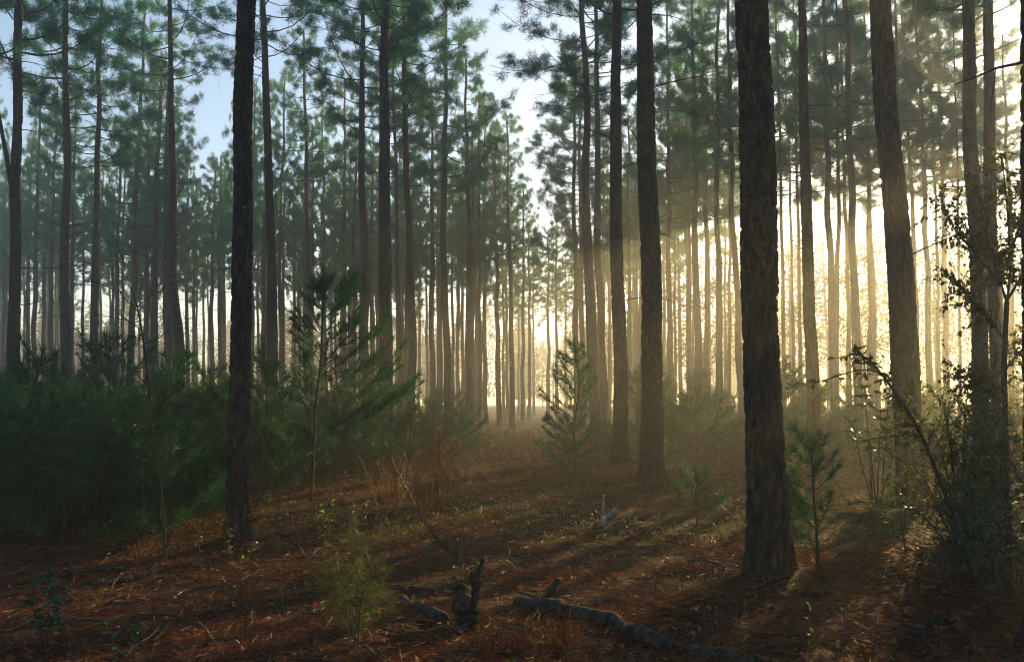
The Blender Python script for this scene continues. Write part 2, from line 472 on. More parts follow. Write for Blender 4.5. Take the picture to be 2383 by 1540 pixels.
def pine(pts, w, d, label, group, H=None, cb=None, seed=0, crown_k=None, rs=1.0, near=None, wy=800, ndead=None, limb_px=None, mat=None, dense=False):
    """pts: picture points of the trunk's centre line, w: its width there, d: distance"""
    rr = np.random.default_rng(1000 + seed)
    H = H or rr.uniform(18.5, 22.5); cb = cb or rr.uniform(10.2, 12.2)
    P = [at(x, y, d) for x, y in pts]
    r = .5 * w * d / F / (1.06 - .78 * (max(.3, at(0, wy, d)[2]) / H))
    if near is None:
        near = 2 if d < 10.5 else (1 if d < 24 else 0)
    wob = 2.2 if d > 24 else 1.0
    xs = [p[0] for p in P]; zs = [p[2] for p in P]
    g0 = gz(np.interp(0, sorted(zs), [x for _, x in sorted(zip(zs, xs))]), d)
    zs = [z_ - g0 for z_ in zs]
    nd = ndead if ndead is not None else (rr.integers(3, 9) if d < 24 else rr.integers(8, 18))
    dead = [(rr.uniform(3.5, cb + 1.5), rr.uniform(0, 6.28), rr.uniform(.5, 2.0)) for _ in range(nd)]
    limb = None
    if limb_px:
        x00 = None
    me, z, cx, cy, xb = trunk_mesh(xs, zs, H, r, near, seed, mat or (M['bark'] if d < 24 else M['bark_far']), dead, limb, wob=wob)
    root = thing('pine_tree', label, 'tree', (xb, d, g0), group)
    link('trunk', me, root)
    if limb_px:
        mb = MB()
        Q = np.array([at(x, y, d) for x, y in limb_px]) - np.array([xb, d, g0])
        s_ = np.linspace(0, 1, 14); t_ = np.linspace(0, 1, len(Q))
        Q = np.stack([np.interp(s_, t_, Q[:, a]) for a in range(3)], -1)
        Q[1:-1] = (Q[:-2] + Q[1:-1] * 2 + Q[2:]) / 4
        mb.tube(Q, np.linspace(.075, .03, 14), 9, 0)
        link('limb', mb.mesh('limb', [M['bark']]), root)
    ck = crown_k if crown_k is not None else int(rr.integers(0, len(CROWNS)))
    cm = DENSE[ck % 3] if dense else CROWNS[ck]
    co = link('crown', cm[0], root); link('boughs', cm[1], co)
    x_cb = float(np.interp(cb, z, cx)); y_cb = float(np.interp(cb, z, cy)); x_t = float(np.interp(H, z, cx)); y_t = float(np.interp(H, z, cy))
    co.location = (x_cb, y_cb, cb)
    axis_ = Vector((x_t - x_cb, y_t - y_cb, H - cb)); qz = Vector((0, 0, 1)).rotation_difference(axis_.normalized())
    co.rotation_mode = 'QUATERNION'
    from mathutils import Quaternion
    co.rotation_quaternion = qz @ Quaternion((0, 0, 1), rr.uniform(0, 6.28))
    s = rs * rr.uniform(.85, 1.12)
    co.scale = (s, s, (H - cb) / CROWN_L * 1.02)
    PINES.append((xb, d))
    return root


NEAR = 'pines standing nearest the camera'
# the trees one can name: centre line points, width, distance
pine([(42, 0), (36, 430), (35, 558), (32, 800), (31, 960)], 25, 20.5, 'dark pine at the far left whose bare limb forks off towards the edge', NEAR, seed=1, limb_px=[(34, 452), (24, 420), (12, 345), (-4, 262), (-12, 150)])
pine([(150, 0), (152, 450), (149, 558), (149, 800), (152, 900)], 22, 25, 'pine pressed against a thinner sunlit trunk, second dark one from the left edge', NEAR, seed=2)
pine([(163, 0), (166, 300), (165, 558), (164, 860)], 10, 44, 'thin pine half hidden behind the second dark trunk, its right edge lit', NEAR, seed=3)
pine([(239, 0), (228, 350), (222, 558), (221, 800), (223, 880)], 18, 30, 'third dark pine from the left edge, tapering up into the crowns', NEAR, seed=4)
pine([(394, 0), (399, 350), (406, 558), (413, 800), (417, 900)], 21, 26, 'pine bending left as it rises, over the bare forked sapling', NEAR, seed=5)
pine([(567, 0), (563, 300), (556, 600), (554, 800), (551, 1000), (552, 1235)], 45, 9.8, 'thick near black pine left of centre with bark edge lit by sun', NEAR, seed=6, H=21, ndead=0)
pine([(611, 0), (622, 350), (630, 558), (633, 800), (634, 940)], 23, 23.5, 'slim dark pine leaning just beside the thick near black pine', NEAR, seed=7)
pine([(707, 0), (711, 250), (720, 558), (725, 800), (727, 900)], 14, 37, 'pine rising straight out of the tallest green sapling', NEAR, seed=8)
pine([(843, 0), (846, 400), (846, 558), (850, 800), (853, 960)], 21, 27, 'greyish pine standing left of the darkest mid-ground trunk', NEAR, seed=9)
pine([(897, 0), (896, 400), (899, 600), (900, 800), (899, 1060)], 30, 22, 'dark thick pine left of a slimmer equally dark pine, base in green scrub', NEAR, seed=10, near=1)
pine([(921, 480), (922, 558), (927, 700), (932, 800), (938, 920)], 13, 36, 'brown leaning pine wedged between the two dark mid-ground trunks', NEAR, seed=11)
pine([(938, 0), (946, 350), (952, 558), (958, 800), (962, 1030)], 19, 27.5, 'slim dark pine right of the dark thick one, slightly tilted', NEAR, seed=12)
pine([(1039, 0), (1033, 350), (1028, 558), (1035, 760), (1043, 900), (1045, 1015)], 17, 33, 'brown pine with an S-curved stem beside the reddish dead sapling', NEAR, seed=13)
pine([(1433, 0), (1434, 350), (1437, 600), (1441, 800), (1445, 1070)], 31, 19.2, 'dark pine just left of the stouter dark one, by the path', NEAR, seed=20, near=1)
pine([(1496, 0), (1503, 250), (1514, 520), (1519, 780), (1518, 960), (1516, 1139)], 48, 14.2, 'stout dark pine by the path with a smooth lean to the left', NEAR, seed=21)
pine([(1761, 0), (1763, 350), (1768, 560), (1777, 780), (1786, 960), (1792, 1319)], 83, 7.6, 'thickest pine, rough scaly bark, standing nearest on the needle floor', NEAR, seed=25, H=22, cb=12.5, ndead=0)
pine([(2056, 0), (2070, 300), (2092, 540), (2104, 740), (2113, 940), (2124, 1150)], 59, 12.6, 'strongly leaning thick pine behind the arching leafy shoot', NEAR, seed=30, H=22, ndead=2)
pine([(2250, 0), (2257, 300), (2268, 540), (2279, 780), (2284, 950)], 35, 17.5, 'left of two touching dark pines behind the leafy small tree', NEAR, seed=34)
pine([(2290, 0), (2297, 350), (2305, 540), (2317, 780), (2325, 950)], 31, 19, 'right of two touching dark pines behind the leafy small tree', NEAR, seed=35)
pine([(2449, 0), (2452, 300), (2458, 600), (2466, 900)], 150, 5.2, 'dark pine cut off by the right edge of the view', NEAR, seed=36)

# slimmer trees in the mist: x at y 558, x at y 850, width; x at the top follows
MID = [(13, 7, 9), (68, 67, 8), (103, 103, 10), (117, 117, 11), (193, 193, 4.5), (233, 233, 7), (271, 273, 11), (284, 284, 8), (305, 304, 15), (341, 343, 8), (360, 360, 17), (386, 391, 17),
       (436, 437, 9), (450, 450, 8), (474, 473, 6), (492, 492, 10), (511, 513, 10), (585, 585, 12), (619, 618, 7), (653, 655, 11), (683, 683, 6), (697, 697, 7), (756, 757, 10), (772, 772, 7), (781, 781, 6),
       (804, 804, 11), (814, 815, 8), (824, 825, 8), (867, 868, 8), (877, 878, 8), (976, 976, 6), (1007, 1006, 13), (1066, 1066, 8), (1076, 1077, 8), (1090, 1094, 15), (1110, 1110, 9), (1126, 1129, 10),
       (1154, 1160, 11), (1171, 1172, 6), (1179, 1180, 7), (1185, 1191, 11), (1207, 1207, 5), (1217, 1217, 8), (1231, 1231, 7), (1241, 1241, 5), (1276, 1276, 7), (1295, 1295, 7), (1317, 1317, 6),
       (1338, 1341, 14), (1352, 1356, 13), (1370, 1384, 25), (1389, 1401, 20), (1464, 1466, 11), (1479, 1480, 8), (1491, 1492, 11), (1557, 1560, 14), (1578, 1584, 9), (1598, 1607, 11), (1622, 1625, 18),
       (1643, 1646, 14), (1668, 1671, 15.5), (1709, 1722, 16), (1820, 1823, 9), (1858, 1861, 9), (1880, 1891, 27), (1933, 1938, 17), (1970, 1977, 11), (1988, 1999, 19), (2026, 2037, 12), (2131, 2134, 12),
       (2155, 2165, 14), (2183, 2186, 8), (2195, 2202, 13), (2235, 2236, 7)]
XTOP = {1370: 1356, 1389: 1383, 1622: 1616, 1668: 1667, 1880: 1871, 1933: 1922, 1988: 1971, 1007: 1005, 1090: 1080, 1154: 1150, 1557: 1554, 1338: 1336, 2131: 2101, 2195: 2176}
LANDMARK = [(0, 'the left edge'), (32, 'the forked-limb pine'), (150, 'the second dark pine'), (222, 'the third'), (412, 'the bending pine'), (554, 'the thick near black pine'), (633, 'its slim neighbour'), (725, 'the pine over the sapling'),
            (850, 'the greyish pine'), (900, 'the dark thick pine'), (958, 'the slim dark pine'), (1035, 'the S-curved pine'), (1262, 'the gap of sky'), (1441, 'the dark pine by the path'), (1519, 'the stout leaning pine'),
            (1777, 'the thickest pine'), (2104, 'the strongly leaning pine'), (2279, 'the touching pair'), (2383, 'the right edge')]
ORD = ['first', 'second', 'third', 'fourth', 'fifth', 'sixth', 'seventh', 'eighth', 'ninth', 'tenth', 'eleventh', 'twelfth', 'thirteenth', 'fourteenth']
count = {}
SPECIAL = {1370: 'left of two overlapping brown pines just right of the sky gap', 1389: 'right of two overlapping brown pines just right of the sky gap',
           1880: 'hazy golden pine seen alone right of the thickest pine, widest trunk there', 1933: 'slimmer hazy pine standing right of the widest golden trunk',
           1988: 'hazy pine with a thinner one touching its left side, before the leaning pine', 1622: 'brownish pine midway between the stout leaning pine and the thickest pine'}
for k, (xa, xb_, w_) in enumerate(MID):
    dbh = .34 if w_ >= 17 else (.31 if w_ >= 12 else (.28 if w_ >= 9 else .25))
    right = max(0, min(1, (xa - 1450) / 350))
    dbh *= 1 - .16 * right
    d_ = dbh * F / w_
    mid_gap = 1195 < xa < 1330
    d_ = min(d_, 82 if mid_gap else (66 - 29 * right)) + R.uniform(-1, 1)
    if right > .4 and w_ < 10:
        d_ = R.uniform(32, 37)
    xt = XTOP.get(xa, xa + (1191 - xa) * .022 + R.normal() * 4)
    iv = max(i for i in range(len(LANDMARK) - 1) if LANDMARK[i][0] <= (xa + xb_) / 2)
    count[iv] = count.get(iv, 0) + 1
    lab = f'slim pine, {ORD[count[iv] - 1]} rightward between {LANDMARK[iv][1]} and {LANDMARK[iv + 1][1]}'
    hh = R.uniform(17.5, 21.5); cbb = R.uniform(8.2, 12.8); rs = .9
    if mid_gap:
        hh = R.uniform(15.5, 17.5); cbb = R.uniform(9, 10.5); rs = .75
    elif 1120 < xa < 1400:
        rs = 1.28 if w_ >= 13 else .85
    elif w_ < 10 and xa < 1200:
        rs = .68
    if xa > 1500:
        cbb = R.uniform(9.8, 12.6); rs = R.uniform(.9, 1.15); hh += 2
    lab = SPECIAL.get(xa, lab)
    pine([(xt, 0), (xa, 558), ((xa + xb_) / 2 + R.normal(), 720), (xb_, 850), (xb_ + (xb_ - xa) * .2, 930)], w_, d_, lab, 'slim pines fading into the mist', seed=100 + k, H=hh, cb=cbb, rs=rs, dense=xa > 1640 and d_ > 26 and k % 3 == 0)

# fainter ones further back that fill the stand
fa = 0
tries = 0
while fa < 102 and tries < 9000:
    tries += 1
    xpix = R.uniform(-60, 1850) if fa < 97 else R.uniform(1750, 2420)
    right = max(0, min(1, (xpix - 1350) / 450))
    d_ = R.uniform(36 - 4 * right, 72 - 33 * right)
    X = (xpix - CX) / F * d_
    if abs(X - .037 * d_) < 3.2 or (fa > 50 and fa < 97 and d_ < 46):
        continue
    if any((X - a) ** 2 + (d_ - b) ** 2 < 1.8 ** 2 for a, b in PINES):
        continue
    fa += 1
    dbh = R.uniform(.14, .27)
    pine([(xpix + (1191 - xpix) * .02 + R.normal() * 4, 0), (xpix, 558), (xpix + R.normal() * 1.5, 900)], dbh * F / d_, d_, 'faint thin pine deep in the mist behind the nearer trunks', 'faint pines deep in the mist',
         seed=300 + fa, H=R.uniform(15.5, 20.5), cb=R.uniform(7.5, 12.0) * (1 - right) + right * R.uniform(10, 11.5), rs=.62 + .35 * right)

# ------------------------------------------------------------------ saplings
def needle_branch(mb, r, P, nl, mat_n, mat_t, per_m=150, wd=.006, start=.25, rad=.006, spread=.75):
    """a twig with needles brushed along it and a tuft at the tip"""
    n = len(P); s = np.linspace(0, 1, n)
    mb.tube(P, rad * (1 - .7 * s), 4, mat_t, False)
    ln = np.linalg.norm(np.diff(P, axis=0), axis=1).sum()
    k = int(per_m * ln)
    u = start + (1 - start) * r.random(k) ** .8
    C = np.stack([np.interp(u, s, P[:, a]) for a in range(3)], -1)
    tdir = P[-1] - P[-2]; tdir = tdir / np.linalg.norm(tdir)
    D = tdir[None] * .75 + r.normal(size=(k, 3)) * spread * .62
    mb.blades(C, D, nl * r.uniform(.65, 1.1, k), wd, mat_n)
    k = 26
    D = tdir[None] * .8 + r.normal(size=(k, 3)) * .55
    mb.blades(np.repeat(P[-1:], k, 0), D, nl * r.uniform(.7, 1.1, k), wd, mat_n)


def sapling_meshes(seed, h, rw=.5, step=.3, nl=.17, per_m=150, wd=.006, bare=.12, lean=(0, 0), mats=None, srad=1.0):
    r = np.random.default_rng(seed)
    stem = MB(); fol = MB()
    s = np.linspace(0, 1, 12)
    S = np.stack([lean[0] * s ** 1.5 + (vnoise(s * 3, s * 0 + seed, 5) - .5) * .08 * h, lean[1] * s ** 1.5, h * s], -1)
    S[:, 2][0] = -.04
    S[:, 0] -= S[0, 0]
    rad = (.007 + .0062 * h) * srad
    stem.tube(S, rad * (1 - .75 * s) + .003, 7, 0)
    z = h * bare
    while z < h * .96:
        t = z / h
        c = np.array([np.interp(z, S[:, 2], S[:, 0]), np.interp(z, S[:, 2], S[:, 1]), z])
        for q_ in range(r.integers(3, 6)):
            if r.random() < .1:
                continue
            az = r.uniform(0, 6.28); ln = rw * h * .55 * (1 - t) ** .8 * r.uniform(.3, 1.3) * (1 + .35 * math.cos(az - seed)) + .10
            up = .25 + .75 * t + r.normal() * .3
            hd = np.array([math.cos(az), math.sin(az), 0]); v = np.linspace(0, 1, 5)
            P = c + np.outer(v * ln, hd); P[:, 2] += ln * (up * v * .6 + .4 * v ** 2)
            needle_branch(fol, r, P, nl, 0, 1, per_m, wd)
            for b in range(int(ln / .22)):
                u = r.uniform(.35, .8); q0 = np.array([np.interp(u, v, P[:, a]) for a in range(3)])
                dd = hd + np.array([-hd[1], hd[0], 0]) * r.choice([-1, 1]) * r.uniform(.5, 1) + np.array([0, 0, .5])
                dd /= np.linalg.norm(dd); l2 = ln * r.uniform(.25, .45)
                needle_branch(fol, r, np.array([q0, q0 + dd * l2 * .5, q0 + dd * l2 + np.array([0, 0, .15 * l2])]), nl, 0, 1, per_m, wd, .1, .004)
        z += step * r.uniform(.7, 1.2) * (1.15 - .5 * t)
    needle_branch(fol, r, S[-4:], nl, 0, 1, per_m * 1.5, wd, .0, .004)
    mt = mats or (M['twig'], M['young'])
    return stem.mesh('stem', [mt[0]]), fol.mesh('foliage', [mt[1], mt[0]])


def put_sapling(ms, p, label, group, sc=1.0, rz=None, name='pine_sapling', cat='sapling', tilt=(0, 0)):
    root = thing(name, label, cat, p, group, R.uniform(0, 6.28) if rz is None else rz)
    root.rotation_euler = (tilt[0], tilt[1], root.rotation_euler[2])
    root.scale = (sc, sc, sc)
    link('stem', ms[0], root); link('foliage', ms[1], root)
    return root


def h_at(px_top, y_top, d):
    return at(px_top, y_top, d)[2]


# thicket of young pines on the left: one mesh set per kind, copied
KINDS = [sapling_meshes(40 + k, [1.9, 2.2, 1.7, 2.6, 2.0, 2.4][k], [.75, .7, .85, .6, .8, .7][k], .27, .19, 150, .009, .05) for k in range(6)]
KH = [1.9, 2.2, 1.7, 2.6, 2.0, 2.4]
protos = {}


def copy_sapling(k, p, label, group, sc, rz):
    if k not in protos:
        protos[k] = put_sapling(KINDS[k], p, label, group, sc, rz)
        return protos[k]
    src = protos[k]
    o = src.copy(); COL.objects.link(o)
    o.location = p; o.scale = (sc, sc, sc); o.rotation_euler = (0, 0, rz)
    o['label'] = label; o['group'] = group
    for ch in src.children:
        c = ch.copy(); COL.objects.link(c); c.parent = o
    return o


used = []
n = 0; tries = 0
while n < 74 and tries < 5000:
    tries += 1
    d = 9.2 + 12 * R.random() ** 1.3
    xpix = R.uniform(-120, 1010)
    lim = 9.6 + max(0, xpix - 420) / 590 * 9.0
    if d < lim or (520 < xpix < 590 and d < 10.5):
        continue
    X = (xpix - CX) / F * d
    if any((X - a) ** 2 + (d - b) ** 2 < .62 ** 2 for a, b in used):
        continue
    used.append((X, d)); n += 1
    k = int(R.integers(0, 6))
    top = 908 + R.normal() * 24 + (12 if xpix > 600 else 0) - (R.uniform(40, 110) if n % 6 == 0 else 0)
    hh = min(3.4, max(1.2, at(xpix, top, d)[2]))
    copy_sapling(k, (X, d, gz(X, d) - .02), 'bushy young pine merging into the dark green thicket', 'young pines of the dark thicket', hh / KH[k], R.uniform(0, 6.28))
# misty saplings further back, both sides of the path
n = 0; tries = 0
while n < 126 and tries < 9000:
    tries += 1
    d = R.uniform(17, 46) if n < 88 else R.uniform(17, 31)
    xpix = R.uniform(-80, 2450) if n < 88 else R.uniform(1400, 2300)
    X = (xpix - CX) / F * d
    if abs(X - .037 * d) < 1.6 or (xpix < 950 and d < 20):
        continue
    if any((X - a) ** 2 + (d - b) ** 2 < .8 ** 2 for a, b in used) or any((X - a) ** 2 + (d - b) ** 2 < .4 for a, b in PINES):
        continue
    used.append((X, d)); n += 1
    k = int(R.integers(0, 6))
    hh = R.uniform(.8, 2.5) * (1.15 if xpix < 900 else 1)
    side = 'left' if X < .037 * d else 'right'
    copy_sapling(k, (X, d, gz(X, d) - .02), f'young pine in the misty scrub {side} of the path, below the tall trunks', f'young pines in the misty scrub {side} of the path', hh / KH[k], R.uniform(0, 6.28))

# single saplings one can name
p = gp(724, 1165)
put_sapling(sapling_meshes(71, h_at(724, 622, p[1]), .58, .27, .18, 190, .009, .2), p, 'tallest young pine, open whorls of needles, rising above the green thicket', None)
p = gp(1342, 1118)
put_sapling(sapling_meshes(72, h_at(1342, 800, p[1]), .42, .17, .15, 170, .009, .06), p, 'narrow young pine standing alone beside the path, in front of paired trunks', None)
p = gp(1905, 1330)
put_sapling(sapling_meshes(73, 1.2, .55, .19, .17, 190, .005, .15), p, 'young pine with sparkling needle tufts just right of the thickest trunk', None)
p = gp(1832, 1290)
put_sapling(sapling_meshes(74, 1.1, .6, .22, .17, 190, .005, .15), p, 'low young pine screening the foot of the thickest trunk', None)
p = gp(822, 1500)
root = thing('pine_sapling', 'wispy olive young pine alone on the floor near the fallen sticks', 'sapling', p)
r = np.random.default_rng(75); st = MB(); fo = MB(); s = np.linspace(0, 1, 10)
for k, (ex, ey, eh) in enumerate([(.02, 0, .98), (.14, -.1, .55), (-.12, .1, .6)]):
    S = np.stack([ex * s ** 1.4 + .02 * np.sin(s * 5 + k), ey * s, -.03 + eh * s], -1)
    st.tube(S, .006 * (1 - .7 * s) + .0012, 5, 0)
    for q_ in range(26 if k == 0 else 16):
        u = r.uniform(.12, 1); c = np.array([np.interp(u, s, S[:, a]) for a in range(3)])
        az = r.normal() * 1.2 + (0 if u < .5 else r.choice([0, 3.1])); ln = r.uniform(.08, .34) * (1.2 - .8 * u)
        hd = np.array([math.cos(az), math.sin(az), 0]); v = np.linspace(0, 1, 5)
        P = c + np.outer(v * ln, hd); P[:, 2] += ln * (.8 * v - .5 * v ** 2 * r.uniform(0, 2))
        needle_branch(fo, r, P, .11, 0, 1, 300, .0024, 0, .0025, 1.1)
link('stem', st.mesh('stem', [M['twig']]), root); link('foliage', fo.mesh('foliage', [M['olive'], M['twig']]), root)
p = gp(1622, 1205)
put_sapling(sapling_meshes(76, .62, .9, .16, .2, 170, .005, .1), p, 'tiny drooping young pine on bare straw behind the thickest trunk', None)
p = gp(2110, 1290)
r = np.random.default_rng(77)
root = thing('pine_sapling', 'low young pine with long needles bent over like a fountain beneath the broad-leaved shrub', 'sapling', p)
st = MB(); fo = MB(); s = np.linspace(0, 1, 8)
st.tube(np.stack([.0 * s - .05 * s, 0 * s, -.05 + .5 * s], -1), .012 * (1 - .6 * s), 6, 0)
for q_ in range(13):
    az = r.uniform(1.6, 4.7) if q_ < 9 else r.uniform(0, 6.28)
    ln = r.uniform(.45, .85); hd = np.array([math.cos(az), math.sin(az) * .6, 0]); v = np.linspace(0, 1, 6)
    P = np.array([0, 0, r.uniform(.15, .5)]) + np.outer(v * ln, hd); P[:, 2] += ln * (.55 * v - .42 * v ** 2)
    needle_branch(fo, r, P, .23, 0, 1, 260, .005, .15, .007, .55)
link('stem', st.mesh('stem', [M['twig']]), root); link('foliage', fo.mesh('foliage', [M['young'], M['twig']]), root)
# rust-brown dead sapling by the thicket
p = gp(1024, 1175)
put_sapling(sapling_meshes(78, h_at(1020, 1000, p[1]), .26, .12, .12, 150, .006, .02, mats=(M['twig'], M['dead_needles'])), p, 'rust-brown dead sapling, a narrow upright plume at the thicket edge', None, name='dead_sapling', cat='sapling')

# ------------------------------------------------------------------ broad-leaved shrubs
def smooth(P, n=16):
    P = np.array(P, float); t = np.linspace(0, 1, len(P)); s = np.linspace(0, 1, n)
    Q = np.stack([np.interp(s, t, P[:, a]) for a in range(3)], -1)
    for _ in range(2):
        Q[1:-1] = (Q[:-2] + 2 * Q[1:-1] + Q[2:]) / 4
    return Q


def leafy_twigs(wood, fol, r, P, n, ln, leaf_len, leaf_w, start=.3, droop=.1, per=11, fmat=0, wmat=0, rad=.004):
    s = np.linspace(0, 1, len(P))
    T = np.gradient(P, axis=0)
    for k in range(n):
        u = start + (1 - start) * (k + r.random()) / n
        c = np.array([np.interp(u, s, P[:, a]) for a in range(3)]); t = np.array([np.interp(u, s, T[:, a]) for a in range(3)]); t /= np.linalg.norm(t) + 1e-9
        d = t * .6 + r.normal(size=3) * .65; d /= np.linalg.norm(d)
        l = ln * r.uniform(.5, 1.2) * (1.2 - .5 * u); v = np.linspace(0, 1, 5)
        Q = c + np.outer(v * l, d) + np.outer(v ** 2, r.normal(size=3) * l * .2); Q[:, 2] -= droop * l * v ** 2
        wood.tube(Q, rad * (1 - .7 * v), 4, wmat, False)
        m_ = int(per * l / ln)
        if m_ < 1:
            continue
        w_ = r.uniform(.1, 1, m_)
        B = np.stack([np.interp(w_, v, Q[:, a]) for a in range(3)], -1)
        D = d[None] * .6 + r.normal(size=(m_, 3)) * .6 - np.array([0, 0, .15])
        fol.leaves(B, D, leaf_len * r.uniform(.6, 1.15, m_), leaf_w * r.uniform(.7, 1.1, m_), fmat)


# leafy small tree at the right edge
p = gp(2343, 1268); D0 = p[1]
r = np.random.default_rng(81)
root = thing('leafy_tree', 'small leafy tree with a thin dark stem, leaves glowing against the sun', 'tree', p)
W = MB(); FL = MB(); off = -p
main = smooth([p + off, at(2340, 1100, D0) + off, at(2336, 850, D0) + off, at(2343, 700, D0) + off], 20)
W.tube(main, np.linspace(.042, .026, 20), 9, 0)
trk = W; BR = MB()
limbs = [[(2343, 705), (2330, 660), (2310, 600), (2290, 520), (2275, 430)], [(2343, 705), (2352, 640), (2348, 540), (2340, 430), (2330, 360)], [(2343, 700), (2380, 640), (2420, 560), (2450, 470)],
         [(2338, 790), (2300, 740), (2255, 690), (2200, 640)], [(2338, 860), (2390, 800), (2440, 740)], [(2330, 660), (2270, 590), (2215, 530), (2185, 450)], [(2337, 940), (2290, 900), (2240, 860)],
         [(2340, 620), (2370, 540), (2385, 440), (2400, 380)]]
for k, lp in enumerate(limbs):
    dz = [0] + [r.normal() * .12 * (i + 1) for i in range(len(lp) - 1)]
    Q = smooth([at(x, y, D0 + dz[i]) + off for i, (x, y) in enumerate(lp)], 12)
    BR.tube(Q, np.linspace(.016, .005, 12), 6, 0, False)
    leafy_twigs(BR, FL, r, Q, 56, .42, .066, .03, .15, .1, 18)
link('trunk', W.mesh('trunk', [M['twig']]), root); link('branches', BR.mesh('branches', [M['twig']]), root); link('foliage', FL.mesh('foliage', [M['leaf']]), root)

# arching leafy shoot
p = gp(2330, 1440); D0 = p[1]
root = thing('arching_shrub', 'leaning shrub shoot that arches over the strongly leaning pine, sparse glinting leaves', 'shrub', p)
W = MB(); FL = MB(); r = np.random.default_rng(82); off = -p
main = smooth([p + off] + [at(x, y, D0 + .1) + off for x, y in [(2270, 1330), (2210, 1180), (2150, 1020), (2100, 935), (2050, 868), (2015, 828), (1975, 822)]], 28)
W.tube(main, np.linspace(.02, .004, 28), 7, 0)
s1 = smooth([at(x, y, D0 + .1) + off for x, y in [(2062, 880), (2030, 858), (1985, 862), (1930, 882), (1880, 892), (1842, 900)]], 16)
s2 = smooth([at(x, y, D0 + .1) + off for x, y in [(2150, 1020), (2110, 1010), (2060, 1015), (2005, 1025)]], 10)
for S in (s1, s2):
    W.tube(S, np.linspace(.007, .002, len(S)), 5, 0, False)
leafy_twigs(W, FL, r, main, 44, .22, .062, .028, .22, .15, 8)
leafy_twigs(W, FL, r, s1, 9, .12, .055, .022, .1, .3, 4)
leafy_twigs(W, FL, r, s2, 10, .12, .06, .026, .1, .2, 6)
link('stem', W.mesh('stem', [M['twig']]), root); link('foliage', FL.mesh('foliage', [M['leaf']]), root)

# rhododendron-like broad-leaved shrub
p = gp(2035, 1185); D0 = p[1]
root = thing('broadleaf_shrub', 'dark shrub with rosettes of big pointed leaves, left of the strongly leaning pine', 'shrub', p)
W = MB(); FL = MB(); r = np.random.default_rng(83); off = -p
for tops in [[(2012, 905)], [(2072, 888)], [(1985, 985)], [(2100, 965)], [(2050, 960)], [(2025, 1010)]]:
    x, y = tops[0]
    e = at(x, y, D0 + r.normal() * .15) + off
    S = smooth([np.zeros(3) + r.normal(size=3) * np.array([.05, .05, 0]), e * np.array([.6, .6, .5]), e], 10)
    W.tube(S, np.linspace(.014, .006, 10), 6, 0)
    for lv, (k, up) in enumerate([(11, .55), (9, .15), (7, -.1)]):
        c = S[-1] - np.array([0, 0, .11 * lv])
        az = np.arange(k) * 6.283 / k + r.random(k) * .6
        D = np.stack([np.cos(az), np.sin(az), np.full(k, up) + r.normal(size=k) * .2], -1)
        FL.leaves(np.repeat(c[None], k, 0), D, r.uniform(.13, .2, k), r.uniform(.045, .06, k), 0, .3)
link('stem', W.mesh('stem', [M['twig']]), root); link('foliage', FL.mesh('foliage', [M['gloss_leaf']]), root)

# bright green climber column
p = gp(2068, 1200); D0 = p[1] - .3; p = at(2068, 1200, D0); p[2] = gz(p[0], p[1])
root = thing('climbing_vine', 'column of bright green leaves catching the sun below the big-leaved shrub', 'vine', p)
W = MB(); FL = MB(); r = np.random.default_rng(84)
S = smooth([np.zeros(3), at(2072, 1110, D0) - p, at(2062, 1010, D0) - p], 12); W.tube(S, .006, 5, 0)
k = 130; u = r.random(k); B = np.stack([np.interp(u, np.linspace(0, 1, 12), S[:, a]) for a in range(3)], -1) + r.normal(size=(k, 3)) * .045
FL.leaves(B, r.normal(size=(k, 3)) - np.array([0, 0, .4]), r.uniform(.05, .085, k), .04, 0)
link('stem', W.mesh('stem', [M['twig']]), root); link('foliage', FL.mesh('foliage', [M['fresh_leaf']]), root)


def bush(p, h, wd, seed, leaf, lw, label, mat='leaf', n_stem=9, per=10, twigs=14, group=None):
    r = np.random.default_rng(seed); W = MB(); FL = MB()
    root = thing('evergreen_bush', label, 'bush', p, group)
    for k in range(n_stem):
        az = r.uniform(0, 6.28); o = r.uniform(.1, 1)
        e = np.array([math.cos(az) * wd * o, math.sin(az) * wd * o, h * r.uniform(.55, 1) * (1.1 - .4 * o)])
        S = smooth([np.zeros(3) + np.array([e[0], e[1], 0]) * .12, e * np.array([.45, .45, .6]), e], 10)
        W.tube(S, np.linspace(.013, .004, 10), 5, 0, False)
        leafy_twigs(W, FL, r, S, int(twigs * 1.2), h * .3, leaf * 1.1, lw * 1.1, .1, .12, int(per * 1.1))
    link('stem', W.mesh('stem', [M['twig']]), root); link('foliage', FL.mesh('foliage', [M[mat]]), root)
    return root


def gpd(x, d):
    X = (x - CX) / F * d
    return (X, d, gz(X, d))


bush(gpd(2215, 9.6), 2.0, .8, 91, .06, .025, 'leafy bush in front of the touching pair, tips reaching into the mist', 'leaf', 16, 12, 18)
bush(gpd(2330, 6.9), 1.75, .85, 92, .06, .025, 'dark dense bush under the small leafy tree', 'gloss_leaf', 9, 9, 12)
bush(gpd(2450, 5.6), 1.6, .6, 93, .06, .024, 'dark bush cut by the right edge, lowest and nearest', 'gloss_leaf', 10, 10, 14)
bush(gpd(2230, 7.4), 1.0, .7, 94, .05, .022, 'low dark bush at the foot of the arching shoot', 'gloss_leaf', 10, 9, 13)
bush(gpd(2420, 9.0), 2.7, 1.0, 95, .06, .025, 'tall dark bush behind the small leafy tree at the right edge', 'leaf', 14, 10, 14)
bush(gpd(2300, 11.5), 2.3, 1.1, 96, .065, .028, 'broad shadowy bush beneath the touching pair of pines', 'leaf', 14, 10, 14)
